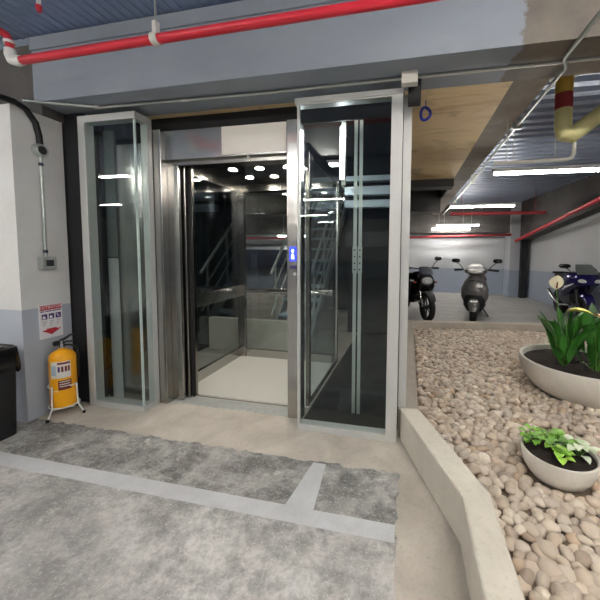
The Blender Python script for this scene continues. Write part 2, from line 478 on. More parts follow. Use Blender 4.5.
for i, q in enumerate(pebs):
    if id(q) in nid: continue
    tv, tf = tmpl[i % 6]; b = len(vs)
    Mx = q[1]
    vs += [Mx @ c for c in tv]; fs += [(a+b, c+b, d+b) for a, c, d in tf]
me = bpy.data.meshes.new('gravel'); me.from_pydata([tuple(v) for v in vs], [], fs)
me.polygons.foreach_set('use_smooth', [True]*len(fs)); me.materials.append(M['pebble'])
o = bpy.data.objects.new('gravel', me); COL.objects.link(o)
tag(o, 'bed of smooth tan and cream pebbles stretching back around the planters', 'gravel', None, 'stuff')

# ------------------------------------------------------------------ elevator: doorway
D = thing('elevator_doorway', 'brushed steel elevator landing doorway standing open between two glass enclosures', 'elevator doorway', (-1.45, 2.42, 0))
MB().box(-2.205, -2.09, 2.40, 2.62, 0, 2.40, .003).build('door_jamb', M['steel'], D)
MB().box(-.955, -.835, 2.42, 2.5, 0, 2.40, .003).build('door_jamb', M['steel'], D)
MB().box(-2.088, -.957, 2.425, 2.47, 2.15, 2.39, .002).build('header_panel', M['steel'], D)
tag(MB().box(-1.52, -.96, 2.417, 2.4245, 2.165, 2.385).build('header_film', M['film'], D), 'off-white film still covering the right part of the header')
tr = MB().box(-2.088, -.957, 2.47, 2.6, 2.11, 2.165, .003).build('door_track', M['steeldark'], D)
MB().box(-1.32, -1.30, 2.465, 2.47, 2.12, 2.15).build('track_clip', M['galv'], tr)
MB().box(-2.088, -1.985, 2.475, 2.505, .012, 2.11, .002).build('door_leaf', M['steel'], D)
MB().box(-2.088, -1.955, 2.525, 2.555, .012, 2.11, .002).build('door_leaf', M['steel'], D)
MB().box(-2.088, -1.925, 2.575, 2.605, .012, 2.11, .002).build('door_leaf', M['steeldark'], D)
MB().box(-1.953, -1.93, 2.556, 2.574, .012, 2.11).build('leaf_gap_strip', M['rubber'], D)  # black strip standing in for the dark gap beside the door leaves
si = MB()
for k in range(5): si.box(-2.08, -.957, 2.432+k*.031, 2.432+k*.031+.022, -.01, .008)
si.box(-2.08, -.957, 2.432, 2.582, -.03, -.01)
si.build('sill', M['alu'], D)
cp = MB().box(-.935, -.872, 2.4155, 2.42, 1.10, 1.47, .001).build('call_panel', M['steel'], D)
d = MB().box(-.928, -.879, 2.409, 2.412, 1.30, 1.41).build('display', M['screen'], cp)
a = MB(); a.prism([(0, 0), (1, 0), (1, 1), (0, 1)], 0, 1); a.bm.clear()
a.sweep([(-.9035, 0, 1.395), (-.915, 0, 1.378), (-.908, 0, 1.378), (-.908, 0, 1.362), (-.899, 0, 1.362), (-.899, 0, 1.378), (-.892, 0, 1.378)], (0, 2.4075, 0), (0, 2.409, 0))
a.box(-.913, -.907, 2.4075, 2.409, 1.315, 1.350); a.box(-.900, -.894, 2.4075, 2.409, 1.315, 1.350)
a.build('display_symbol', M['screenw'], cp)
MB().box(-.930, -.877, 2.409, 2.412, 1.236, 1.262).build('badge', M['purple'], cp)
MB().lathe([(.0, -.004), (.007, -.004), (.008, 0)], (-.905, 2.413, 1.45), 'y', 12).build('key_switch', M['chrome'], cp)
b = MB().lathe([(.0, -.006), (.011, -.006), (.013, 0)], (-.888, 2.413, 1.195), 'y', 16).build('call_button', M['white'], cp)
MB().box(-2.9, -.06, 2.52, 2.54, 2.40, 2.539).build('gap_shade_strip', M['black'], D)  # black sheet in place of the shaded gap above the header

# elevator car
C_ = thing('elevator_car', 'open elevator car with glass walls, steel corner posts and pale floor', 'elevator car', (-1.5, 3.15, 0))
MB().box(-2.16, -.84, 2.64, 3.80, -.03, 0).build('floor_panel', M['cabfloor'], C_)
ce = MB().box(-2.16, -.84, 2.64, 3.80, 2.215, 2.29).build('ceiling_panel', M['cabceil'], C_)
for lx in (-1.8, -1.5, -1.2):
    for ly in (3.06, 3.42):
        dl = MB().lathe([(.0, 2.211), (.042, 2.211), (.052, 2.2145), (.055, 2.215)], (lx, ly, 0), 'z', 20).build('downlight', M['chrome'], C_)
        MB().lathe([(0, 2.2095), (.040, 2.2095), (.040, 2.2105)], (lx, ly, 0), 'z', 20).build('lamp', M['down'], dl)
MB().box(-2.16, -2.06, 3.74, 3.80, 0, 2.215, .004).build('corner_post', M['steel'], C_)
MB().box(-.865, -.84, 3.765, 3.80, 0, 2.215, .003).build('corner_post', M['steel'], C_)
MB().box(-2.16, -2.09, 2.64, 2.72, 0, 2.215, .004).build('corner_post', M['steel'], C_)
MB().box(-.875, -.84, 2.64, 2.70, 0, 2.215, .004).build('corner_post', M['steel'], C_)
for x0, x1 in ((-2.16, -2.125), (-.86, -.84)):
    xm = (x0+x1)/2
    lft = x0 < -1
    rails = ((0, .115), (.79, .93), (2.12, 2.215)) if lft else ((0, .04), (2.17, 2.215))
    for za, zb in rails: MB().box(x0, x1, 2.72, 3.74, za, zb, .002).build('side_rail', M['steel' if lft else 'steeldark'], C_)
    for (za, zb), (zc, zd) in zip(rails, rails[1:]): MB().box(xm-.004, xm+.004, 2.72, 3.74, zb, zc).build('glass_pane', M['cabglass'], C_)
for za, zb in ((0, .10), (.84, .90), (2.13, 2.215)): MB().box(-2.06, -.90, 3.76, 3.80, za, zb, .002).build('back_rail', M['steel'], C_)
MB().box(-2.06, -.90, 3.776, 3.784, .10, .84).build('glass_pane', M['cabglass'], C_)
MB().box(-2.06, -.90, 3.776, 3.784, .90, 2.13).build('glass_pane', M['cabglass'], C_)
MB().tube([(-2.03, 3.72, .87), (-.97, 3.72, .87)], .018, 14).build('handrail', M['chrome'], C_, smooth=True)

# ------------------------------------------------------------------ glass enclosures
E1 = thing('glass_enclosure', 'narrow glass enclosure in pale aluminium frame left of the elevator door, beside the yellow extinguisher', 'glass enclosure', (-2.45, 2.3, 0))
f = MB()
f.box(-2.735, -2.665, 2.22, 2.30, 0, 2.485); f.box(-2.665, -2.165, 2.22, 2.30, 2.43, 2.485); f.box(-2.665, -2.165, 2.22, 2.30, 0, .05)
f.box(-2.225, -2.165, 2.34, 2.395, 0, 2.485); f.box(-2.225, -2.165, 2.30, 2.34, 2.43, 2.485); f.box(-2.225, -2.165, 2.30, 2.34, 0, .05)
f.build('frame', M['alu'], E1, bevel=.003)
MB().box(-2.665, -2.178, 2.228, 2.238, .05, 2.43).build('front_pane', M['glass'], E1)
MB().box(-2.178, -2.168, 2.228, 2.34, .05, 2.43).build('side_pane', M['glass'], E1)
MB().box(-2.2, -2.180, 2.2395, 2.247, .05, 2.43).build('corner_seal', M['white'], E1)
E2 = thing('glass_enclosure', 'wide dark glass enclosure in pale aluminium frame between the elevator door and the gravel bed', 'glass enclosure', (-.44, 2.3, 0))
f = MB()
f.box(-.138, -.062, 2.265, 2.345, 0, 2.455); f.box(-.83, -.138, 2.265, 2.345, 2.43, 2.465); f.box(-.80, -.138, 2.265, 2.345, 0, .05)
f.box(-.83, -.06, 2.255, 2.275, 2.44, 2.475)
f.box(-.815, -.795, 2.265, 2.285, 0, 2.43)
f.build('frame', M['alu'], E2, bevel=.003)
MB().box(-.795, -.138, 2.272, 2.282, .05, 2.43).build('front_pane', M['glass'], E2)
MB().box(-.812, -.802, 2.285, 2.415, .05, 2.43).build('side_pane', M['glass'], E2)
MB().box(-.058, .0, 2.36, 2.43, .225, 2.475).build('rear_post', M['alu'], E2, bevel=.003)

# shaft linings
tag(MB().box(-3.0, -2.74, 2.265, 2.40, 0, 2.53).build('steel_column', M['black']), 'tall black steel column between the white wall and the left glass enclosure', 'column')
tag(MB().box(-2.735, -2.69, 2.41, 2.43, 0, 2.43).build('lining_panel', M['shaft']), 'black lining panel behind the left glass enclosure', 'panel')
tag(MB().box(-2.688, -2.575, 2.41, 2.43, 0, 1.30).build('cover_panel', M['alu']), 'low pale grey panel behind the left glass enclosure', 'panel')
tag(MB().box(-2.57, -2.235, 2.41, 2.43, 0, 2.3).build('backing_panel', M['steel']), 'tall brushed steel panel behind the left glass enclosure', 'panel')
tag(MB().box(-2.688, -2.575, 2.41, 2.43, 1.31, 2.43).build('lining_panel', M['smoke']), 'grey upper panel behind the left glass enclosure', 'panel')
o = MB(); o.box(-.13, -.06, 2.45, 7.4, 0, 2.54)
struct(o.build('wall_shaft', M['shaft']), 'black side wall of the elevator shaft')
struct(MB().box(-2.3, -.13, 7.35, 7.45, 0, 2.86).build('wall_shaft', M['shaft']), 'black wall behind the metal staircase')
struct(MB().box(-1.0, -.13, 5.3, 5.4, 0, 2.54).build('wall_shaft', M['shaft']), 'black wall at the back of the shaft')
struct(MB().box(-.82, -.13, 2.35, 5.3, -.012, .002).build('floor', M['shaft']), 'black shaft floor behind the dark glass')
o = MB(); o.box(-2.8, -.06, 2.55, 3.85, 2.54, 2.7); o.box(-2.8, -.06, 3.85, 5.4, 2.95, 3.0); o.box(-2.8, -.06, 3.80, 3.85, 2.7, 3.0)
struct(o.build('ceiling', M['shaft']), 'black ceiling of the elevator shaft')
o = MB(); o.box(-3.4, -2.8, 2.46, 5.0, -.01, 2.54)
struct(o.build('wall_shaft', M['shaft']), 'black wall left of the elevator car')

# guide rails
for i, x in enumerate((-.438, -.395)):
    t = thing('guide_rail', ('left' if i == 0 else 'right')+' of the two slim galvanised guide rails behind the dark glass', 'guide rail', (x, 2.62, 0))
    MB().box(x-.014, x+.014, 2.61, 2.615, 0, 2.45).box(x-.004, x+.004, 2.615, 2.66, 0, 2.45).build('rail', M['galv'], t)
    jp = MB().box(x-.018, x+.018, 2.603, 2.6095, 1.20, 1.42).build('splice_plate', M['galv'], t)
    bm_ = MB()
    for k in range(4): bm_.lathe([(0, -.006), (.007, -.006), (.007, 0)], (x, 2.603, 1.23+k*.053), 'y', 8)
    bm_.build('bolts', M['black'], jp)
tag(MB().box(-.53, -.135, 2.67, 2.72, 1.42, 1.545).build('cross_channel', M['black']), 'black steel channel crossing behind the guide rails', 'steel channel')
tag(MB().box(-.618, -.582, 2.9, 2.93, 1.98, 2.54).build('shaft_post', M['galv']), 'short galvanised post carrying the white strip lamp behind the dark glass', 'post')
LS = thing('strip_light', 'lit white vertical strip lamp on the post behind the dark glass', 'light', (-.60, 2.88, 2.0))
MB().box(-.622, -.578, 2.872, 2.898, 2.02, 2.50).build('housing', M['alu'], LS)
MB().box(-.612, -.588, 2.868, 2.872, 2.03, 2.49).build('lamp', M['strip_lamp'], LS)
MB().box(-.626, -.622, 2.875, 2.895, 2.03, 2.49).build('lamp', M['strip_lamp'], LS)
# ------------------------------------------------------------------ staircase
T = thing('metal_staircase', 'open metal staircase with tube handrails seen through the dark glass enclosure', 'staircase', (-1.6, 4.2, -.012))
y0, z0, y1, z1 = 4.15, .1, 6.75, 2.46
def stringer(x):
    n = V((0, -(z1-z0), y1-y0)).normalized()*.09
    a = V((x, y0, z0)); b = V((x, y1, z1))
    return MB().skin([[a-n+V((s, 0, 0)) for s in (-.02, .02)]+[a+n+V((s, 0, 0)) for s in (.02, -.02)], [b-n+V((s, 0, 0)) for s in (-.02, .02)]+[b+n+V((s, 0, 0)) for s in (.02, -.02)]])
for x in (-1.30, -1.88): stringer(x).build('stringer', M['stair'], T)
for k in range(12):
    u = (k+.5)/12; yy = y0+(y1-y0)*u; zz = z0+(z1-z0)*u
    MB().box(-1.86, -1.32, yy-.13, yy+.13, zz+.02, zz+.05).build('tread', M['tread'], T)
for x in (-1.30, -1.88):
    for h, r in ((.95, .022), (.65, .013), (.38, .013)):
        MB().tube([(x, y0, z0+h), (x, y1-.3*h/.95, z1-.3*h/.95+h-.12*0)], r, 8).build('handrail' if h > .9 else 'mid_rail', M['galv'], T, smooth=True)
    for k in range(5):
        u = .06+.21*k; yy = y0+(y1-y0)*u; zz = z0+(z1-z0)*u
        MB().tube([(x, yy, zz), (x, yy, zz+.95)], .016, 8).build('baluster', M['galv'], T, smooth=True)
MB().box(-1.34, -1.28, 4.15, 4.21, -.012, .2).box(-1.91, -1.85, 4.15, 4.21, -.012, .2).build('foot', M['stair'], T)
for zz, zt, l in ((2.06, 2.17, 'lowest'), (2.25, 2.38, 'middle'), (2.46, 2.538, 'uppermost')):
    tag(MB().box(-1.0, -.135, 4.95, 5.1, zz, zt).build('pale_bar', M['tread']), l+' of three bars behind the dark glass, reflected light put into their pale blue colour', 'steel channel')  # pale blue colour stands in for light reflected on these bands
struct(MB().box(-2.75, -1.38, 3.98, 4.08, -.012, .43).build('trim_12', M['kerb']), 'beige low wall seen through the back of the elevator car')
tag(MB().box(-7.0, -2.0, 10.6, 10.98, .8, 1.42).build('dark_screen_panel', M['bluepaint']), 'dark blue-grey panel along the far wall seen through the elevator car', 'panel')

# ------------------------------------------------------------------ pipes and conduits
P = thing('sprinkler_pipe', 'red sprinkler pipe hanging below the ceiling in front of the beam', 'pipe', (-1, 1.6, 2.5))
MB().tube([(-2.42, 1.6, 2.545), (2.6, 1.6, 2.56)], .025, 16).build('pipe', M['red'], P, smooth=True)
e = MB(); e.tube([(-2.37, 1.6, 2.545), (-2.41, 1.6, 2.546), (-2.445, 1.6, 2.558), (-2.462, 1.6, 2.59), (-2.464, 1.6, 2.622)], [.028, .031, .033, .031, .028], 16)
tag(e.build('elbow', M['white'], P, smooth=True), 'white wrapped elbow')
MB().tube([(-2.464, 1.6, 2.62), (-2.464, 1.6, 2.67), (-2.466, 1.585, 2.70), (-2.475, 1.54, 2.71), (-2.6, .9, 2.72), (-2.8, -.5, 2.72)], .022, 14).build('riser', M['red'], P, smooth=True)
MB().lathe([(.026, 0), (.030, .0), (.030, .016), (.026, .016)], (-2.464, 1.6, 2.655), 'z', 14).build('coupling', M['white'], P)
for x in (-1.40, 1.1):
    h = MB().lathe([(.026, -.02), (.034, -.02), (.034, .02), (.026, .02)], (x, 1.6, 2.55), 'x', 18).build('hanger', M['offwhite'], P, smooth=True)
    MB().tube([(x, 1.6, 2.58), (x, 1.6, 3.03)], .006, 8).build('rod', M['galv'], h)
    MB().box(x-.012, x+.012, 1.585, 1.615, 2.58, 2.64).build('clevis', M['offwhite'], h)
K = thing('sprinkler', 'small red sprinkler drop hanging from the ceiling near the top left corner', 'sprinkler', (-2.30, 1.66, 3.03))
MB().tube([(-2.30, 1.66, 3.03), (-2.30, 1.66, 2.90)], .012, 10).build('drop', M['white'], K, smooth=True)
MB().lathe([(.0, 2.862), (.012, 2.862), (.016, 2.88), (.017, 2.9), (.01, 2.905)], (-2.30, 1.66, 0), 'z', 12).build('head', M['red'], K, smooth=True)

Q = thing('conduit', 'thin pale conduit running along the underside of the grey beam', 'conduit', (-.9, 2.25, 2.525))
MB().tube([(-2.95, 1.98, 2.525), (-2.52, 2.17, 2.525), (-2.44, 2.2, 2.525), (-1.0, 2.24, 2.525), (3.2, 2.24, 2.525)], .0105, 10).build('pipe', M['galv'], Q, smooth=True)
MB().tube([(-2.50, 2.178, 2.525), (-2.46, 2.192, 2.525)], .016, 10).build('coupling', M['alu'], Q)
MB().tube([(-1.73, 2.22, 2.525), (-1.68, 2.2215, 2.525)], .014, 10).build('coupling', M['alu'], Q)
J = thing('door_closer_box', 'small off-white box at the top right corner of the dark glass enclosure', 'box', (-.01, 2.2, 2.45))
MB().box(-.072, .03, 2.17, 2.228, 2.46, 2.54, .004).build('housing', M['offwhite'], J)
MB().box(-.03, .055, 2.28, 2.34, 2.38, 2.5395, .004).build('bracket', M['black'], J)
tag(MB().tube([(.10+.036*math.cos(k*PI/10), 2.62+.012*math.sin(k*PI/5), 2.44+.046*math.sin(k*PI/10)) for k in range(21)], .011, 8).tube([(.10, 2.62, 2.484), (.10, 2.62, 2.54)], .004, 6).build('cable_loop', M['blue'], smooth=True), 'blue cord loop hanging under the plywood beside the enclosure post', 'cord')

W = thing('ceiling_conduit', 'long thin conduit running back along the edge of the concrete girder', 'conduit', (.93, 5, 2.5))
MB().tube([(.86, .9, 2.53), (.87, 2.2, 2.525), (.92, 2.3, 2.52), (.92, 4.4, 2.50), (.92, 4.6, 2.47), (.92, 9.6, 2.44)], .012, 8).build('pipe', M['galv'], W, smooth=True)
for yy in (3.2, 5.2, 7.2): MB().box(.885, .955, yy, yy+.03, 2.42 if yy > 4 else 2.48, 2.5401).build('clip', M['galv'], W)

# left wall: conduit, round box, square box
G = thing('wall_conduit', 'grey conduit with a black flexible hose and round box on the white wall', 'conduit', (-2.94, 2.06, 1.25))
MB().tube([(-2.925, 1.80, 2.478), (-2.925, 1.90, 2.485), (-2.925, 1.98, 2.46), (-2.922, 2.04, 2.38), (-2.92, 2.06, 2.28), (-2.92, 2.062, 2.22)], .022, 12).build('flexible_hose', M['black'], G, smooth=True)
MB().lathe([(.0, .0), (.045, .0), (.05, .012), (.05, .04)], (0, 0, 0), 'x', 20)
rb = MB(); rb.lathe([(0, .045), (.046, .045), (.052, .03), (.052, 0)], (-2.94, 2.062, 2.17), 'x', 20)
rb.build('round_box', M['galv'], G, smooth=True)
rb = MB(); rb.lathe([(0, .05), (.03, .05), (.034, .045)], (-2.94, 2.062, 2.17), 'x', 16); rb.build('cover', M['engine'], G)
MB().tube([(-2.92, 2.062, 2.12), (-2.92, 2.062, 1.31)], .0115, 10).build('pipe', M['galv'], G, smooth=True)
for z in (2.06, 1.36): MB().tube([(-2.92, 2.062, z-.012), (-2.92, 2.062, z+.012)], .0155, 10).build('coupling', M['bluepaint'], G)
B = thing('outlet_box', 'square grey outlet box at the lower end of the wall conduit', 'outlet box', (-2.91, 2.06, 1.22))
bb = MB().box(-2.94, -2.88, 2.01, 2.115, 1.215, 1.315, .006).build('housing', M['galv'], B)
MB().box(-2.8799, -2.876, 2.035, 2.09, 1.24, 1.29, .001).build('cover_flap', M['engine'], B)

# sign
SG = thing('safety_sign', 'white and red fire extinguisher sign on the pier above the yellow extinguisher', 'sign', (-2.938, 2.09, .63))
MB().box(-2.94, -2.936, 2.0, 2.178, .635, .92).build('board', M['signwhite'], SG)
R90 = Matrix(((0, 0, 1, 0), (1, 0, 0, 0), (0, 1, 0, 0), (0, 0, 0, 1)))
def on_sign(y, z, x=-2.9352): return Matrix.Translation((x+2.938, y-2.09, z-.63)) @ R90
MB().box(-2.936, -2.9354, 2.005, 2.173, .872, .912).build('red_band', M['signred'], SG)
text_mesh('EXTINTOR', .036, on_sign(2.09, .893), 'lettering', M['signwhite'], SG)
l_ = MB()
for a, b in ((2.008, 2.04), (2.048, 2.10), (2.104, 2.168)): l_.box(-2.936, -2.9354, a, b, .858, .866)
l_.build('text_line', M['purple'], SG)
for k, yy in enumerate((2.018, 2.071, 2.124)):
    p_ = MB().box(-2.936, -2.9354, yy, yy+.042, .795, .84).build('pictogram', M['purple'], SG)
    g = MB()
    if k < 2: g.box(-2.9354, -2.9350, yy+.006, yy+.028, .80, .818); g.box(-2.9354, -2.9350, yy+.010, yy+.020, .818, .826)
    else: g.sweep([(0, yy+.006, .834), (0, yy+.014, .834), (0, yy+.030, .805), (0, yy+.022, .805)], (-2.9354, 0, 0), (-2.9350, 0, 0))
    g.build('figure', M['signwhite'], p_)
l_ = MB()
for r_ in range(3):
    for a, b in ((2.02, 2.06), (2.075, 2.11), (2.13, 2.16)): l_.box(-2.936, -2.9354, a, b-.008*r_, .775-.016*r_, .781-.016*r_)
l_.build('text_line', M['signpale'], SG)
ar = MB(); ar.sweep([(0, 2.012, .706), (0, 2.05, .706), (0, 2.05, .716), (0, 2.128, .716), (0, 2.128, .706), (0, 2.166, .706), (0, 2.089, .662)], (-2.936, 0, 0), (-2.9354, 0, 0))
ar.build('arrow', M['signred'], SG)

# fire extinguisher and its stand
ex, ey = -2.80, 2.06
F_ = thing('fire_extinguisher', 'yellow fire extinguisher standing in a white wire stand by the black column', 'fire extinguisher', (ex, ey, .075))
MB().lathe([(0, .075), (.07, .078), (.086, .09), (.09, .105), (.09, .48), (.086, .505), (.07, .53), (.045, .545), (.024, .552), (.024, .565), (0, .565)], (ex, ey, 0), 'z', 32).build('cylinder', M['yellow'], F_, smooth=True)
v_ = MB().lathe([(.02, .56), (.02, .60), (.014, .605), (.014, .625), (0, .625)], (ex, ey, 0), 'z', 14).build('valve', M['chrome'], F_, smooth=True)
dirv = V((.5, .6, 0)).normalized()
def ep(u, z, s=0): 
    q = V((ex, ey, 0))+dirv*u+V((-dirv.y, dirv.x, 0))*s; return (q.x, q.y, z)
MB().tube([ep(-.01, .625), ep(.02, .637), ep(.055, .662), ep(.085, .672)], [.012, .011, .009, .007], 8).build('lever', M['black'], v_, smooth=True)
MB().tube([ep(-.01, .605), ep(.03, .612), ep(.08, .61)], .008, 8).build('carry_handle', M['black'], v_, smooth=True)
MB().lathe([(0, -.02), (.02, -.02), (.022, -.005), (.022, .014), (0, .014)], ep(-.03, .605), 'y', 16).build('gauge', M['black'], v_, smooth=True)
MB().tube([ep(.02, .585), ep(.055, .58), ep(.095, .55), ep(.106, .48), ep(.102, .36), ep(.101, .30)], .008, 10).build('hose', M['rubber'], F_, smooth=True)
def patch(r, a0, a1, za, zb, n=14):
    m = MB()
    m.lathe([(r, za), (r+.0012, za), (r+.0012, zb), (r, zb)], (ex, ey, 0), 'z', n, a0, a1); return m
aF = math.atan2(-1, .62)      # towards the viewer and a little to the right
lb = patch(.0902, aF-.55, aF+.95, .335, .47).build('label', M['label'], F_, smooth=True)
patch(.0916, aF-.5, aF-.1, .36, .44).build('blue_panel', M['labelb'], lb, smooth=True)
patch(.0916, aF+.0, aF+.9, .447, .463).build('heading', M['labeld'], lb, smooth=True)
for a, b, z0_, z1_ in ((.02, .18, .385, .43), (.26, .42, .385, .43), (.5, .66, .385, .43), (.72, .86, .385, .43)):
    patch(.0916, aF+a, aF+b, z0_, z1_, 4).build('pictogram', M['labeld'] if a > .2 else M['purple'], lb, smooth=True)
lb2 = patch(.0902, aF+.0, aF+.95, .235, .315).build('label', M['labeld'], F_, smooth=True)
for z in (.30, .28, .262): patch(.0916, aF+.1, aF+.85, z, z+.006).build('text_line', M['label'], lb2, smooth=True)
patch(.0902, aF-.55, aF+.0, .225, .232).build('label_edge', M['label'], F_)
SD = thing('extinguisher_stand', 'white wire floor stand holding the yellow fire extinguisher', 'stand', (ex, ey, 0))
MB().tube([(ex+.1*math.cos(t), ey+.1*math.sin(t), .088) for t in [k*PI/16 for k in range(33)]], .0055, 8).build('ring', M['white'], SD, smooth=True)
MB().tube([(ex-.1, ey, .071), (ex+.1, ey, .071)], .004, 6).tube([(ex, ey-.1, .071), (ex, ey+.1, .071)], .004, 6).build('cradle', M['white'], SD)
for k, an in enumerate((aF-.45, aF+1.35, aF+2.9)):
    c, s = math.cos(an), math.sin(an)
    L = MB().tube([(ex+.098*c, ey+.098*s, .26), (ex+.104*c, ey+.104*s, .09), (ex+.145*c, ey+.145*s, .012)], .0055, 8).build('leg', M['white'], SD, smooth=True)
    MB().lathe([(0, 0), (.012, 0), (.012, .018), (.006, .024)], (ex+.147*c, ey+.147*s, 0), 'z', 10).build('rubber_foot', M['rubber'], L)
an = aF-.45
MB().tube([(ex+.098*math.cos(t), ey+.098*math.sin(t), .26) for t in [an+(aF-1.6-an)*k/8 for k in range(9)]], .0055, 8).build('hoop', M['white'], SD, smooth=True)
an = aF+1.35
MB().tube([(ex+.098*math.cos(t), ey+.098*math.sin(t), .26) for t in [an-.55*k/6 for k in range(7)]], .0055, 8).build('hoop', M['white'], SD, smooth=True)

# bin with bag
BN = thing('trash_bin', 'black waste bin lined with a black plastic bag against the white wall', 'bin', (-3.05, 1.55, 0))
def rrect(cx, cy, hx, hy, z, r=.05, n=5, wob=0, rnd=random.Random(2)):
    pts = []
    for sx, sy, a in ((1, 1, 0), (-1, 1, PI/2), (-1, -1, PI), (1, -1, 1.5*PI)):
        for k in range(n):
            t = a+PI/2*k/(n-1)
            pts.append((cx+sx*(hx-r)+r*math.cos(t)+rnd.uniform(-wob, wob), cy+sy*(hy-r)+r*math.sin(t)+rnd.uniform(-wob, wob), z+rnd.uniform(-wob, wob)))
    return pts
MB().skin([rrect(-3.005, 1.575, .17, .19, 0), rrect(-3.005, 1.575, .185, .205, .64), rrect(-3.005, 1.575, .175, .195, .64), rrect(-3.005, 1.575, .16, .18, .05)]).build('body', M['black'], BN, smooth=True)
MB().skin([rrect(-3.005, 1.575, .192, .212, .47, n=9, wob=.012), rrect(-3.005, 1.575, .196, .216, .53, n=9, wob=.008), rrect(-3.005, 1.575, .194, .214, .60, n=9, wob=.006), rrect(-3.005, 1.575, .190, .21, .655, n=9, wob=.003), rrect(-3.005, 1.575, .18, .20, .665, n=9, wob=.003), rrect(-3.005, 1.575, .168, .188, .64, n=9, wob=.004), rrect(-3.005, 1.575, .14, .16, .3, n=9, wob=.01)], cap=False).build('bag', M['plasticbag'], BN, smooth='all')

# ------------------------------------------------------------------ lights
def tube_light(loc, label, group, L=1.2):
    t = thing('fluorescent_light', label, 'light', loc, 0, group)
    h = MB().box(-L/2-.02, L/2+.02, -.035, .035, .03, .07, .004).build('housing', M['white'], t, world=False)
    MB().tube([(-L/2, 0, .012), (L/2, 0, .012)], .015, 12).build('tube', M['tube'], t, world=False, smooth=True)
    MB().box(-L/2-.02, -L/2, -.02, .02, -.005, .03).box(L/2, L/2+.02, -.02, .02, -.005, .03).build('end_cap', M['white'], t, world=False)
    MB().tube([(-L/2+.2, 0, .07), (-L/2+.2, 0, 2.86-loc[2])], .004, 6).tube([(L/2-.2, 0, .07), (L/2-.2, 0, 2.86-loc[2])], .004, 6).build('suspension_rod', M['galv'], t, world=False)
    return t
tube_light((1.64, 4.15, 2.29), 'nearest and largest lit tube light over the gravel bed', 'tube lights over the parking', 1.36)
tube_light((1.41, 7.0, 2.29), 'second lit tube light back over the parking, above the silver scooter', 'tube lights over the parking')
tube_light((1.36, 9.9, 2.14), 'third lit tube light back over the parking', 'tube lights over the parking', 1.15)
tube_light((1.22, 10.3, 2.055), 'lowest lit tube light, close to the far wall', 'tube lights over the parking', 1.1)
L0 = None
def near_light(x, y):
    L = 1.2
    t = thing('fluorescent_light', 'lit tube light out of view on the ceiling of the parking aisle in front of the elevator', 'light', (x, y, 2.86), 0, 'tube lights over the aisle')
    MB().box(-L/2-.02, L/2+.02, -.06, .06, .03, .17, .004).build('housing', M['white'], t, world=False)
    for s in (-.03, .03): MB().tube([(-L/2, s, .012), (L/2, s, .012)], .015, 12).build('tube', M['tube'], t, world=False, smooth=True)
    return t
for i, (x, y) in enumerate([(-2.45, -1.07), (1.3, -1.07), (-5.4, .6), (.95, .4), (-6.2, -1.07), (-2.45, -4.5), (1.3, -4.5), (-6.2, -4.5), (-10, -4.5), (-10, -1.07), (-4, -8.5), (-9, -8.5), (2.9, .4)]):  # right-hand fixtures near the elevator are added for fill, clear of glass reflections
    if L0 is None: L0 = near_light(x, y)
    else: copy_tree(L0).location = (x, y, 2.86)
tube_light((-3.75, 10.2, 1.86), 'lit tube light with a red pipe below, seen through the back of the elevator car', 'tube lights behind the elevator')
tube_light((-.9, 9.6, 2.1), 'lit tube light behind the elevator, further right', 'tube lights behind the elevator')
tube_light((-4.6, 6.5, 2.6), 'added fill tube light behind the elevator, left of the staircase', 'tube lights behind the elevator')  # added to brighten the space seen through the car
tube_light((-6.4, 8.7, 2.5), 'added fill tube light far behind the elevator, furthest to the left', 'tube lights behind the elevator')  # second added lamp, lifts the dim area behind the car
t_ = tube_light((-1.1, 4.05, 2.46), 'short added fill tube hidden behind the elevator car above the foot of the staircase', 'tube lights behind the elevator', .4)  # added out of sight behind the car ceiling to brighten the staircase
SL = thing('hidden_fill_light', 'added hidden lamp tucked behind the black fascia above the dark glass enclosure', 'light', (-.48, 2.64, 2.48))  # unseen lamp added to light the rails and bars in the shaft
MB().box(-.76, -.20, 2.60, 2.68, 2.515, 2.5399).build('housing', M['white'], SL)
MB().tube([(-.74, 2.64, 2.495), (-.22, 2.64, 2.495)], .014, 10).build('tube', M['tube'], SL, smooth=True)
tube_light((-4.6, 6.5, 2.6), 'added fill tube light behind the elevator, left of the staircase', 'tube lights behind the elevator')  # repeats the added fill light at the same spot

# red pipes far
tag(MB().tube([(3.02, 5.2, 2.38), (3.05, 10.3, 1.72)], .04, 12).build('red_pipe', M['red'], smooth=True), 'red pipe running back below the dark beam on the right wall', 'pipe')
tag(MB().tube([(-9.5, 10.42, 1.80), (0, 10.42, 1.83), (2.95, 10.42, 1.91)], .035, 12).build('red_pipe', M['redwrap'], smooth=True), 'red pipe across the top of the far wall', 'pipe')
tag(MB().tube([(.95, 8.2, 2.30), (3.02, 8.2, 2.30)], .04, 12).tube([(1.2, 8.2, 2.3), (1.2, 8.2, 2.86)], .006, 6).tube([(2.8, 8.2, 2.3), (2.8, 8.2, 2.86)], .006, 6).build('red_pipe', M['redwrap'], smooth=True), 'dark red pipe crossing below the ribbed ceiling over the scooter', 'pipe')

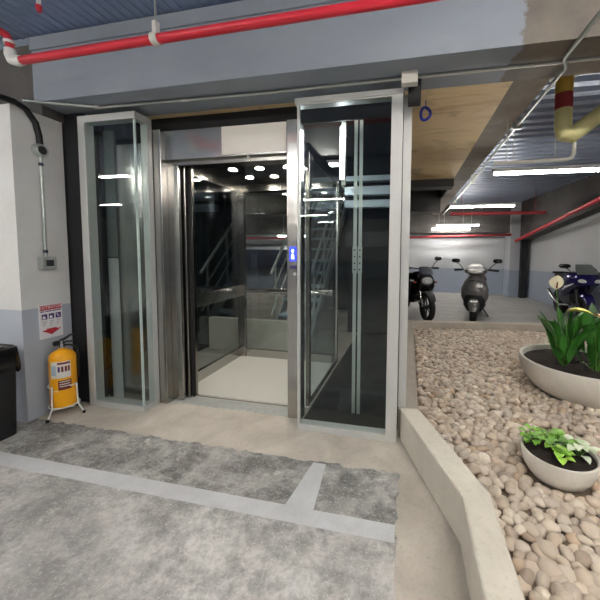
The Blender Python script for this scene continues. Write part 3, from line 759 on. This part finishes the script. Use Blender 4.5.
# yellow wrapped pipe
Y_ = thing('insulated_pipe', 'yellow wrapped pipe with a red band dropping from the ribbed ceiling', 'pipe', (1.22, 3.0, 2.3))
MB().tube([(1.195, 3.0, 2.86), (1.195, 3.0, 2.66)], .062, 18).build('upper_wrap', M['mustard'], Y_, smooth=True)
MB().tube([(1.195, 3.0, 2.66), (1.198, 3.0, 2.54)], .063, 18).build('red_band', M['redwrap'], Y_, smooth=True)
MB().tube([(1.198, 3.0, 2.54), (1.20, 3.0, 2.40), (1.215, 3.0, 2.345), (1.26, 3.0, 2.335), (1.33, 3.0, 2.38), (1.60, 3.0, 2.60)], [.062, .062, .066, .066, .062, .060], 18).build('lower_wrap', M['insul'], Y_, smooth=True)
MB().tube([(1.60, 3.0, 2.60), (1.86, 3.0, 2.86)], .060, 18).build('branch', M['mustard'], Y_, smooth=True)
MB().lathe([(.06, 2.80), (.12, 2.81), (.13, 2.86)], (1.195, 3.0, 0), 'z', 18).build('collar', M['engine'], Y_, smooth=True)
X_ = thing('drain_pipe', 'thin white drain pipe with an elbow under the yellow wrapped pipe', 'pipe', (1.0, 3.05, 2.15))
MB().tube([(1.31, 3.05, 2.33), (1.31, 3.05, 2.20), (1.295, 3.05, 2.165), (1.26, 3.05, 2.155), (.95, 3.05, 2.15), (.70, 3.05, 2.15)], .016, 12).build('pipe', M['offwhite'], X_, smooth=True)
MB().tube([(.80, 3.05, 2.15), (.80, 3.05, 2.54)], .004, 6).build('hanger', M['galv'], X_)
MB().tube([(1.17, 3.05, 2.155), (1.17, 3.05, 2.86)], .004, 6).build('hanger', M['galv'], X_)
tag(MB().box(3.2, 3.345, 10.25, 10.45, .05, 1.9).build('steel_column', M['black']), 'black steel column in the far right corner', 'column')

# ------------------------------------------------------------------ planters
def bowl(cx, cy, z0, z1, R, rb, label):
    t = thing('planter_bowl', label, 'planter', (cx, cy, z0))
    H = z1-z0; prof = [(0, 0), (rb*.85, 0)]
    for k in range(1, 11):
        a = PI/2*k/10
        prof.append((rb*.85+(R-rb*.85)*math.sin(a)**.9, H*(1-math.cos(a))**.85))
    th = .028 if R > .3 else .012
    prof += [(R-th*.3, H+th*.3), (R-th, H), (R-th*1.6, H-.07*R/.5)]
    MB().lathe(prof, (0, 0, 0), 'z', 56).build('bowl', M['pot'], t, world=False, smooth=True)
    s = MB(); rr = R-th*1.3; zs = H-.045*R/.5
    rnd = random.Random(3); rings = []
    for k in range(1, 7):
        rings.append([(rr*k/6*math.cos(a), rr*k/6*math.sin(a), zs+(rnd.uniform(-.010, .014) if k < 6 else 0)*R/.3) for a in [2*PI*j/36 for j in range(36)]])
    s.skin(rings, cap=False); s.bm.faces.new(s.ring([(rr/6*math.cos(a), rr/6*math.sin(a), zs) for a in [2*PI*j/36 for j in range(36)]]))
    s.build('soil', M['soil'], t, world=False, smooth=True)
    return t
bowl(.86, 1.985, .085, .255, .19, .10, 'small off-white bowl planter with low plants, nearest on the pebbles')
bowl(1.60, 3.30, .07, .395, .53, .30, 'large off-white bowl planter holding the tall lilies')

def leaf(m, base, d, L, W, droop=.5, up=V((0, 0, 1)), n=8, shape=1.0, fold=.25, roll=0):
    d = V(d).normalized(); p = V(base); side = d.cross(up)
    if side.length < .05: side = V((1, 0, 0))
    side.normalize(); side = Matrix.Rotation(roll, 3, d) @ side
    R = []
    for k in range(n+1):
        u = k/n
        w = W*(math.sin(PI*min(1, u**shape*.97+.03)))**.8*.5
        nrm = side.cross(d).normalized()
        R.append([p-side*w+nrm*w*fold, p.copy(), p+side*w+nrm*w*fold])
        d = (d+V((0, 0, -1))*droop/n*(.4+1.2*u)).normalized()
        p = p+d*L/n
    vv = [[m.bm.verts.new(q) for q in r] for r in R]
    for a, b in zip(vv, vv[1:]):
        for i in (0, 1): m.bm.faces.new((a[i], a[i+1], b[i+1], b[i]))
def flower(par, base, top, d, m, L=.13, W=.10, sp=True):
    stem = MB().tube([base, tuple((V(base)+V(top))/2+V((.01, .0, .0))), top], .004, 6).build('flower_stem', M['stem'], par, smooth=True)
    f = MB(); leaf(f, top, d, L, W, .5, fold=.5, shape=.8)
    f.build('spathe', m, par, smooth='all')
    if sp:
        q = V(top)+V((0, -.01, .012)); MB().tube([q, q+V(d).normalized()*L*.4], [.008, .006], 8).build('spadix', M['spadix'], par, smooth=True)
def lily(cx, cy, z, n, h, seed, label):
    t = thing('peace_lily', label, 'plant', (cx, cy, z)); rnd = random.Random(seed)
    st, lf = MB(), MB()
    for k in range(n):
        a = 2*PI*k/n*2.4+rnd.uniform(-.4, .4); tl = rnd.uniform(.05, .55)
        b = V((cx+.03*math.cos(a), cy+.03*math.sin(a), z-.01)); hh = h*rnd.uniform(.08, .58)
        tip = b+V((math.cos(a)*tl*.16, math.sin(a)*tl*.16, hh))
        st.tube([b, (b+tip)/2+V((0, 0, .02)), tip], [.007, .005, .004], 6)
        leaf(lf, tip, (math.cos(a)*tl, math.sin(a)*tl, 1.0), h*rnd.uniform(.42, .62), rnd.uniform(.06, .095), rnd.uniform(.6, 1.5), fold=.25, roll=rnd.uniform(-.5, .5))
    st.build('stems', M['stem'], t, smooth=True); lf.build('foliage', M['leaf'], t, smooth='all')
    return t
ZS = .345
l1 = lily(1.43, 3.30, ZS, 34, .52, 4, 'leafy green lily at the left side of the large bowl, with a tall cream flower')
flower(l1, (1.42, 3.31, ZS), (1.36, 3.36, 1.04), (-.05, -.25, 1), M['spathe'], .14, .12)
flower(l1, (1.43, 3.28, ZS), (1.385, 3.2, .86), (.9, -.5, .15), M['spathey'], .20, .12)
l2 = lily(1.64, 3.2, ZS, 34, .52, 9, 'leafy green lily in the middle of the large bowl, with a browning flower')
flower(l2, (1.63, 3.18, ZS), (1.56, 3.12, .85), (.4, -.8, -.2), M['spathe'], .13, .11)
l3 = lily(1.88, 3.3, ZS, 30, .50, 14, 'leafy green lily at the right side of the large bowl, cut by the picture edge')
flower(l3, (1.85, 3.24, ZS), (1.72, 3.15, .80), (.6, -.5, .35), M['spathe'], .20, .08, False)
def low_plant(cx, cy, z, n, L, W, mat, seed, label, spread=.05, hgt=.06):
    t = thing('potted_plant', label, 'plant', (cx, cy, z)); rnd = random.Random(seed)
    st, lf = MB(), MB()
    for k in range(n):
        a = rnd.uniform(0, 2*PI); r = spread*math.sqrt(rnd.random())
        b = V((cx+.012*math.cos(a), cy+.012*math.sin(a), z-.008)); tip = V((cx+r*math.cos(a), cy+r*math.sin(a), z+hgt*rnd.uniform(.3, 1)))
        st.tube([b, tip], .0018, 5)
        leaf(lf, tip, (math.cos(a), math.sin(a), .45), L*rnd.uniform(.7, 1.1), W*rnd.uniform(.8, 1.1), 1.1, fold=.2, shape=.75)
    st.build('stems', M['stem'], t); lf.build('foliage', mat, t, smooth='all'); return t
ZB = .238
low_plant(.755, 2.06, ZB, 26, .055, .034, M['leaf2'], 1, 'small bushy green plant at the left back of the small bowl', .055, .075)
low_plant(.86, 2.01, ZB, 22, .07, .05, M['leaf2'], 2, 'broad-leaved green plant in the middle of the small bowl', .06, .085)
low_plant(.835, 1.915, ZB, 8, .07, .055, M['lime'], 3, 'lime green seedling at the front of the small bowl', .025, .05)
low_plant(.965, 2.0, ZB, 13, .075, .045, M['leafw'], 5, 'cream and pale green plant at the right of the small bowl', .055, .07)

# ------------------------------------------------------------------ two-wheelers (local: front = -y)
def wheel(par, y, R, w, name, rim, spokes=5):
    t = MB(); r = w/2
    t.lathe([(R-r+r*math.cos(a), r*math.sin(a)) for a in [2*PI*k/12 for k in range(13)]], (0, y, R), 'x', 32)
    o = t.build(name, M['rubber'], par, world=False, smooth=True)
    q = MB(); q.lathe([(R-w*.75, -w*.3), (R-w*.6, -w*.34), (R-w*.6, w*.34), (R-w*.75, w*.3), (R-w*.75, -w*.3)], (0, y, R), 'x', 28)
    q.lathe([(.0, -.04), (.045, -.04), (.045, .04), (0, .04)], (0, y, R), 'x', 16)
    for k in range(spokes):
        a = 2*PI*k/spokes; q.tube([(0, y+.03*math.cos(a), R+.03*math.sin(a)), (0, y+(R-w*.7)*math.cos(a), R+(R-w*.7)*math.sin(a))], .014, 6)
    q.build('rim', rim, o, world=False, smooth=True)
    return o
def fender(par, y, R, w, a0, a1, m, name='fender'):
    f = MB(); n = 14; R1 = R+.02; outer, inner = [], []
    for k in range(n+1):
        a = a0+(a1-a0)*k/n
        tp = 1-.35*abs(2*k/n-1)**2
        rows = []
        for rr, ww in ((R1-.03, w*.62), (R1, w*.5), (R1+.012, 0), (R1, -w*.5), (R1-.03, -w*.62), (R1-.024, -w*.55), (R1+.002, 0), (R1-.024, w*.55)):
            rows.append((ww*tp, y+rr*math.cos(a), R+rr*math.sin(a)))
        outer.append(rows)
    f.skin(outer); return f.build(name, m, par, world=False, smooth=True)
def oval(cx, cy, cz, hx, hy, n=16, p=2.4, tilt=0, plane='xy'):
    out = []
    for k in range(n):
        t = 2*PI*k/n
        a = math.copysign(abs(math.cos(t))**(2/p), math.cos(t))*hx; b = math.copysign(abs(math.sin(t))**(2/p), math.sin(t))*hy
        out.append((cx+a, cy+b, cz+tilt*b) if plane == 'xy' else (cx+a, cy+tilt*b, cz+b))
    return out
def mirrors(par, x, y, z, y0, z0, hx=.07, hz=.045):
    for s in (-1, 1):
        st = MB().tube([(s*x*.62, y0, z0), (s*x*.8, y-.01, (z+z0)/2), (s*x, y, z-hz*.6)], .008, 8).build('mirror_arm', M['black'], par, world=False, smooth=True)
        MB().skin([oval(s*x, y-.035, z, hx*.6, hz*.6, 16, 2.2, 0, 'xz'), oval(s*x, y-.015, z, hx, hz, 16, 2.6, 0, 'xz'), oval(s*x, y+.012, z, hx, hz, 16, 2.6, 0, 'xz')]).build('mirror', M['blackgloss'], par, world=False, smooth=True)

def scooter(loc, rz, label):
    t = thing('scooter', label, 'scooter', loc, rz)
    wheel(t, -.62, .225, .10, 'front_wheel', M['engine']); wheel(t, .60, .225, .11, 'rear_wheel', M['engine'])
    fender(t, -.62, .225, .13, 1.3, 3.0, M['silver'], 'front_fender')
    for s in (-1, 1): MB().tube([(s*.075, -.62, .225), (s*.06, -.50, .55)], .022, 10).build('fork', M['black'], t, world=False, smooth=True)
    MB().skin([oval(0, -.44, .26, .10, .05), oval(0, -.45, .36, .17, .08), oval(0, -.46, .50, .215, .10), oval(0, -.455, .66, .215, .105), oval(0, -.42, .80, .175, .09), oval(0, -.37, .92, .10, .07)]).build('front_apron', M['silver'], t, world=False, smooth=True)
    MB().skin([oval(0, -.46, .20, .11, .06), oval(0, -.51, .33, .17, .06), oval(0, -.55, .44, .165, .05), oval(0, -.56, .54, .12, .03)]).build('wheel_arch', M['black'], t, world=False, smooth=True)
    MB().skin([oval(0, -.475, .80, .11, .03, plane='xz', n=16), oval(0, -.50, .81, .09, .02, plane='xz', n=16)]).build('grille', M['blackgloss'], t, world=False, smooth=True)
    for s in (-1, 1):
        MB().skin([oval(s*.09, -.535, .67, .05, .035, plane='xz', tilt=.4), oval(s*.09, -.553, .67, .035, .022, plane='xz', tilt=.4)]).build('turn_signal', M['smoke'], t, world=False, smooth=True)
    MB().skin([oval(0, -.34, .92, .08, .07), oval(0, -.36, .97, .17, .10), oval(0, -.35, 1.03, .19, .11), oval(0, -.31, 1.09, .13, .08), oval(0, -.28, 1.115, .06, .04)]).build('handlebar_cowl', M['silver'], t, world=False, smooth=True)
    MB().skin([oval(0, -.455, 1.0, .12, .035, plane='xz', tilt=.3), oval(0, -.475, 1.0, .09, .025, plane='xz', tilt=.3)]).build('headlight', M['lens'], t, world=False, smooth=True)
    MB().skin([oval(0, -.40, 1.05, .13, .04), oval(0, -.36, 1.11, .115, .035), oval(0, -.31, 1.16, .06, .02)]).build('visor', M['lightgrey'], t, world=False, smooth=True)
    MB().tube([(-.34, -.22, 1.02), (-.2, -.28, 1.03), (.2, -.28, 1.03), (.34, -.22, 1.02)], .016, 10).build('handlebar', M['black'], t, world=False, smooth=True)
    for s in (-1, 1):
        MB().tube([(s*.22, -.27, 1.03), (s*.35, -.215, 1.02)], .022, 10).build('grip', M['rubber'], t, world=False, smooth=True)
        MB().tube([(s*.2, -.31, 1.02), (s*.35, -.27, 1.0)], .007, 6).build('brake_lever', M['black'], t, world=False)
    mirrors(t, .33, -.25, 1.215, -.28, 1.05)
    MB().skin([oval(0, -.40, .30, .10, .02, plane='xz'), oval(0, -.10, .27, .17, .04, plane='xz'), oval(0, .15, .27, .17, .04, plane='xz'), oval(0, .25, .30, .15, .06, plane='xz')]).build('floorboard', M['black'], t, world=False, smooth=True)
    MB().skin([oval(0, .10, .50, .10, .16, plane='xz'), oval(0, .25, .54, .16, .19, plane='xz'), oval(0, .6, .58, .17, .16, plane='xz'), oval(0, .9, .68, .11, .09, plane='xz'), oval(0, 1.0, .72, .05, .04, plane='xz')]).build('rear_body', M['silver'], t, world=False, smooth=True)
    MB().skin([oval(0, .08, .70, .09, .03, plane='xz'), oval(0, .2, .75, .15, .05, plane='xz'), oval(0, .5, .77, .16, .05, plane='xz'), oval(0, .85, .84, .12, .05, plane='xz'), oval(0, .93, .85, .06, .03, plane='xz')]).build('seat', M['rubber'], t, world=False, smooth=True)
    MB().skin([oval(0, .96, .70, .07, .03, plane='xz'), oval(0, 1.02, .69, .06, .025, plane='xz')]).build('tail_light', M['amber'], t, world=False)
    MB().tube([(-.14, .3, .22), (-.16, .55, .24), (-.16, .9, .33)], [.025, .05, .05], 12).build('exhaust', M['engine'], t, world=False, smooth=True)
    MB().skin([oval(.05, .25, .28, .07, .08, plane='xz'), oval(.05, .68, .26, .07, .09, plane='xz')]).build('engine', M['engine'], t, world=False, smooth=True)
    MB().tube([(.1, .1, .22), (.22, .12, .0)], .012, 8).build('side_stand', M['black'], t, world=False)
    return t
def motorbike(loc, rz, label, sport=False, name='motorcycle'):
    t = thing(name, label, 'motorcycle', loc, rz); R = .30
    body = M['navy'] if sport else M['blackgloss']
    wheel(t, -.68, R, .12 if sport else .10, 'front_wheel', M['engine']); wheel(t, .66, R, .16 if sport else .12, 'rear_wheel', M['engine'])
    fender(t, -.68, R, .14, .6, 2.6, M['black'] if not sport else M['navy'], 'front_fender')
    for s in (-1, 1): MB().tube([(s*.09, -.68, R), (s*.09, -.42, .95)], .026, 10).build('fork', M['chrome'] if not sport else M['black'], t, world=False, smooth=True)
    MB().skin([oval(0, -.32, .5, .13, .12, plane='xz'), oval(0, -.05, .48, .17, .18, plane='xz'), oval(0, .25, .46, .15, .14, plane='xz')]).build('engine', M['engine'], t, world=False, smooth=True)
    MB().tube([(0, -.38, .90), (0, -.1, .72), (0, .3, .66), (0, .45, .42)], .035, 10).build('frame', M['black'], t, world=False, smooth=True)
    MB().tube([(.1, .25, .40), (.1, .66, R)], .026, 8).tube([(-.1, .25, .40), (-.1, .66, R)], .026, 8).build('swingarm', M['engine'], t, world=False)
    MB().skin([oval(0, -.34, .86, .07, .05, plane='xz'), oval(0, -.22, .90, .15, .11, plane='xz'), oval(0, .0, .88, .15, .11, plane='xz'), oval(0, .16, .80, .09, .06, plane='xz')]).build('fuel_tank', body, t, world=False, smooth=True)
    MB().skin([oval(0, .10, .80, .08, .03, plane='xz'), oval(0, .3, .80, .13, .045, plane='xz'), oval(0, .6, .84, .12, .045, plane='xz'), oval(0, .9, .92, .07, .03, plane='xz')]).build('seat', M['rubber'], t, world=False, smooth=True)
    MB().skin([oval(0, .35, .70, .10, .06, plane='xz'), oval(0, .7, .78, .10, .06, plane='xz'), oval(0, 1.0, .88, .05, .03, plane='xz')]).build('tail', body, t, world=False, smooth=True)
    MB().tube([(-.1, -.25, .35), (-.13, .2, .28), (-.15, .55, .38), (-.15, .9, .52)], [.022, .022, .05, .05], 12).build('exhaust', M['chrome'], t, world=False, smooth=True)
    hz = 1.0 if sport else 1.08
    MB().tube([(-.36, -.22, hz), (-.2, -.33, hz+.01), (0, -.36, hz-.02), (.2, -.33, hz+.01), (.36, -.22, hz)], .014, 10).build('handlebar', M['black'], t, world=False, smooth=True)
    for s in (-1, 1):
        MB().tube([(s*.24, -.295, hz+.005), (s*.37, -.213, hz)], .02, 10).build('grip', M['rubber'], t, world=False, smooth=True)
        MB().tube([(s*.2, -.38, hz-.01), (s*.36, -.28, hz-.02)], .006, 6).build('brake_lever', M['black'], t, world=False)
    MB().tube([(.1, .05, .28), (.22, .1, .0)], .012, 8).build('side_stand', M['black'], t, world=False)
    if sport:
        MB().skin([oval(0, -.86, .86, .05, .04, plane='xz'), oval(0, -.80, .88, .15, .10, plane='xz'), oval(0, -.66, .90, .22, .16, plane='xz'), oval(0, -.45, .86, .26, .20, plane='xz'), oval(0, -.2, .72, .24, .22, plane='xz'), oval(0, .1, .55, .19, .22, plane='xz'), oval(0, .3, .44, .14, .14, plane='xz')]).build('fairing', M['navy'], t, world=False, smooth=True)
        for s in (-1, 1):
            MB().skin([oval(s*.10, -.835, .88, .065, .035, plane='xz', tilt=.4), oval(s*.10, -.86, .875, .045, .022, plane='xz', tilt=.4)]).build('headlight', M['lens'], t, world=False, smooth=True)
            MB().tube([(s*.20, -.74, .82), (s*.255, -.55, .74), (s*.262, -.40, .66)], [.008, .022, .006], 8).build('white_stripe', M['white'], t, world=False, smooth=True)
        MB().skin([oval(0, -.74, 1.0, .15, .03), oval(0, -.62, 1.09, .15, .03), oval(0, -.48, 1.18, .11, .02)]).build('windscreen', M['smoke'], t, world=False, smooth=True)
        mirrors(t, .30, -.62, 1.15, -.62, 1.0, .085, .04)
    else:
        MB().skin([oval(0, -.50, .82, .06, .06, plane='xz'), oval(0, -.56, .88, .13, .12, plane='xz'), oval(0, -.66, .86, .11, .11, plane='xz')]).build('headlight_cowl', M['black'], t, world=False, smooth=True)
        MB().skin([oval(0, -.30, .62, .17, .16, plane='xz'), oval(0, -.46, .70, .20, .20, plane='xz'), oval(0, -.58, .78, .17, .17, plane='xz'), oval(0, -.64, .84, .12, .10, plane='xz')]).build('front_fairing', M['blackgloss'], t, world=False, smooth=True)
        MB().skin([oval(0, -.66, .84, .095, .075, plane='xz'), oval(0, -.70, .84, .06, .045, plane='xz')]).build('headlight', M['lens'], t, world=False, smooth=True)
        MB().skin([oval(0, -.62, .97, .12, .03), oval(0, -.54, 1.06, .12, .03), oval(0, -.46, 1.12, .08, .02)]).build('fly_screen', M['bluepaint'], t, world=False, smooth=True)
        for s in (-1, 1):
            MB().skin([oval(0, -.38, .74, .03, .05, plane='xz'), oval(s*.17, -.30, .76, .05, .10, plane='xz'), oval(s*.17, -.1, .72, .04, .08, plane='xz')]).build('tank_shroud', M['blackgloss'], t, world=False, smooth=True)
            MB().tube([(s*.09, -.55, .80), (s*.21, -.56, .80)], [.010, .020], 8).build('turn_signal', M['amber'], t, world=False, smooth=True)
        mirrors(t, .34, -.28, 1.29, -.3, 1.08, .065, .045)
    return t
s = scooter((1.36, 7.0, .05), -.24, 'silver scooter parked behind the low kerb, between the two motorcycles')
mb1 = motorbike((.13, 6.9, .05), .34, 'black motorcycle partly hidden behind the glass enclosure post')
mb2 = motorbike((3.2, 7.2, .05), -.12, 'navy blue sport motorcycle parked by the right wall behind the lilies', True)

for o_, k_ in ((s, (1.15, 1.0, .955)), (mb1, (1.1, 1.0, .93)), (mb2, (1.1, 1, .95))): o_.scale = k_
# ------------------------------------------------------------------ world, camera
w = bpy.data.worlds.new('world'); S.world = w; w.use_nodes = True
w.node_tree.nodes['Background'].inputs[0].default_value = (.75, .85, 1, 1)
w.node_tree.nodes['Background'].inputs[1].default_value = .05
cam = bpy.data.cameras.new('camera'); co = bpy.data.objects.new('camera', cam); COL.objects.link(co)
yaw, pitch, roll = map(math.radians, (12.25, 3.84, .44))
Fv = V((-math.sin(yaw)*math.cos(pitch), math.cos(yaw)*math.cos(pitch), -math.sin(pitch)))
R0 = V((math.cos(yaw), math.sin(yaw), 0)); U0 = R0.cross(Fv)
Rv = R0*math.cos(roll)+U0*math.sin(roll); Uv = Rv.cross(Fv)
m3 = Matrix((Rv, Uv, -Fv)).transposed()
co.matrix_world = Matrix.Translation((0, 0, 1.38)) @ m3.to_4x4()
cam.sensor_width = 36; cam.lens = 320/600*36; cam.shift_x = (300-339.4)/600; cam.shift_y = (272.7-300)/600
cam.clip_start = .05
S.camera = co
S.view_settings.view_transform = 'Standard'; S.view_settings.look = 'None'; S.view_settings.gamma = 1
S.view_settings.use_curve_mapping = False; S.view_settings.exposure = 1.7
S.cycles.transparent_max_bounces = 32; S.cycles.max_bounces = 10; S.cycles.diffuse_bounces = 4; S.cycles.glossy_bounces = 6
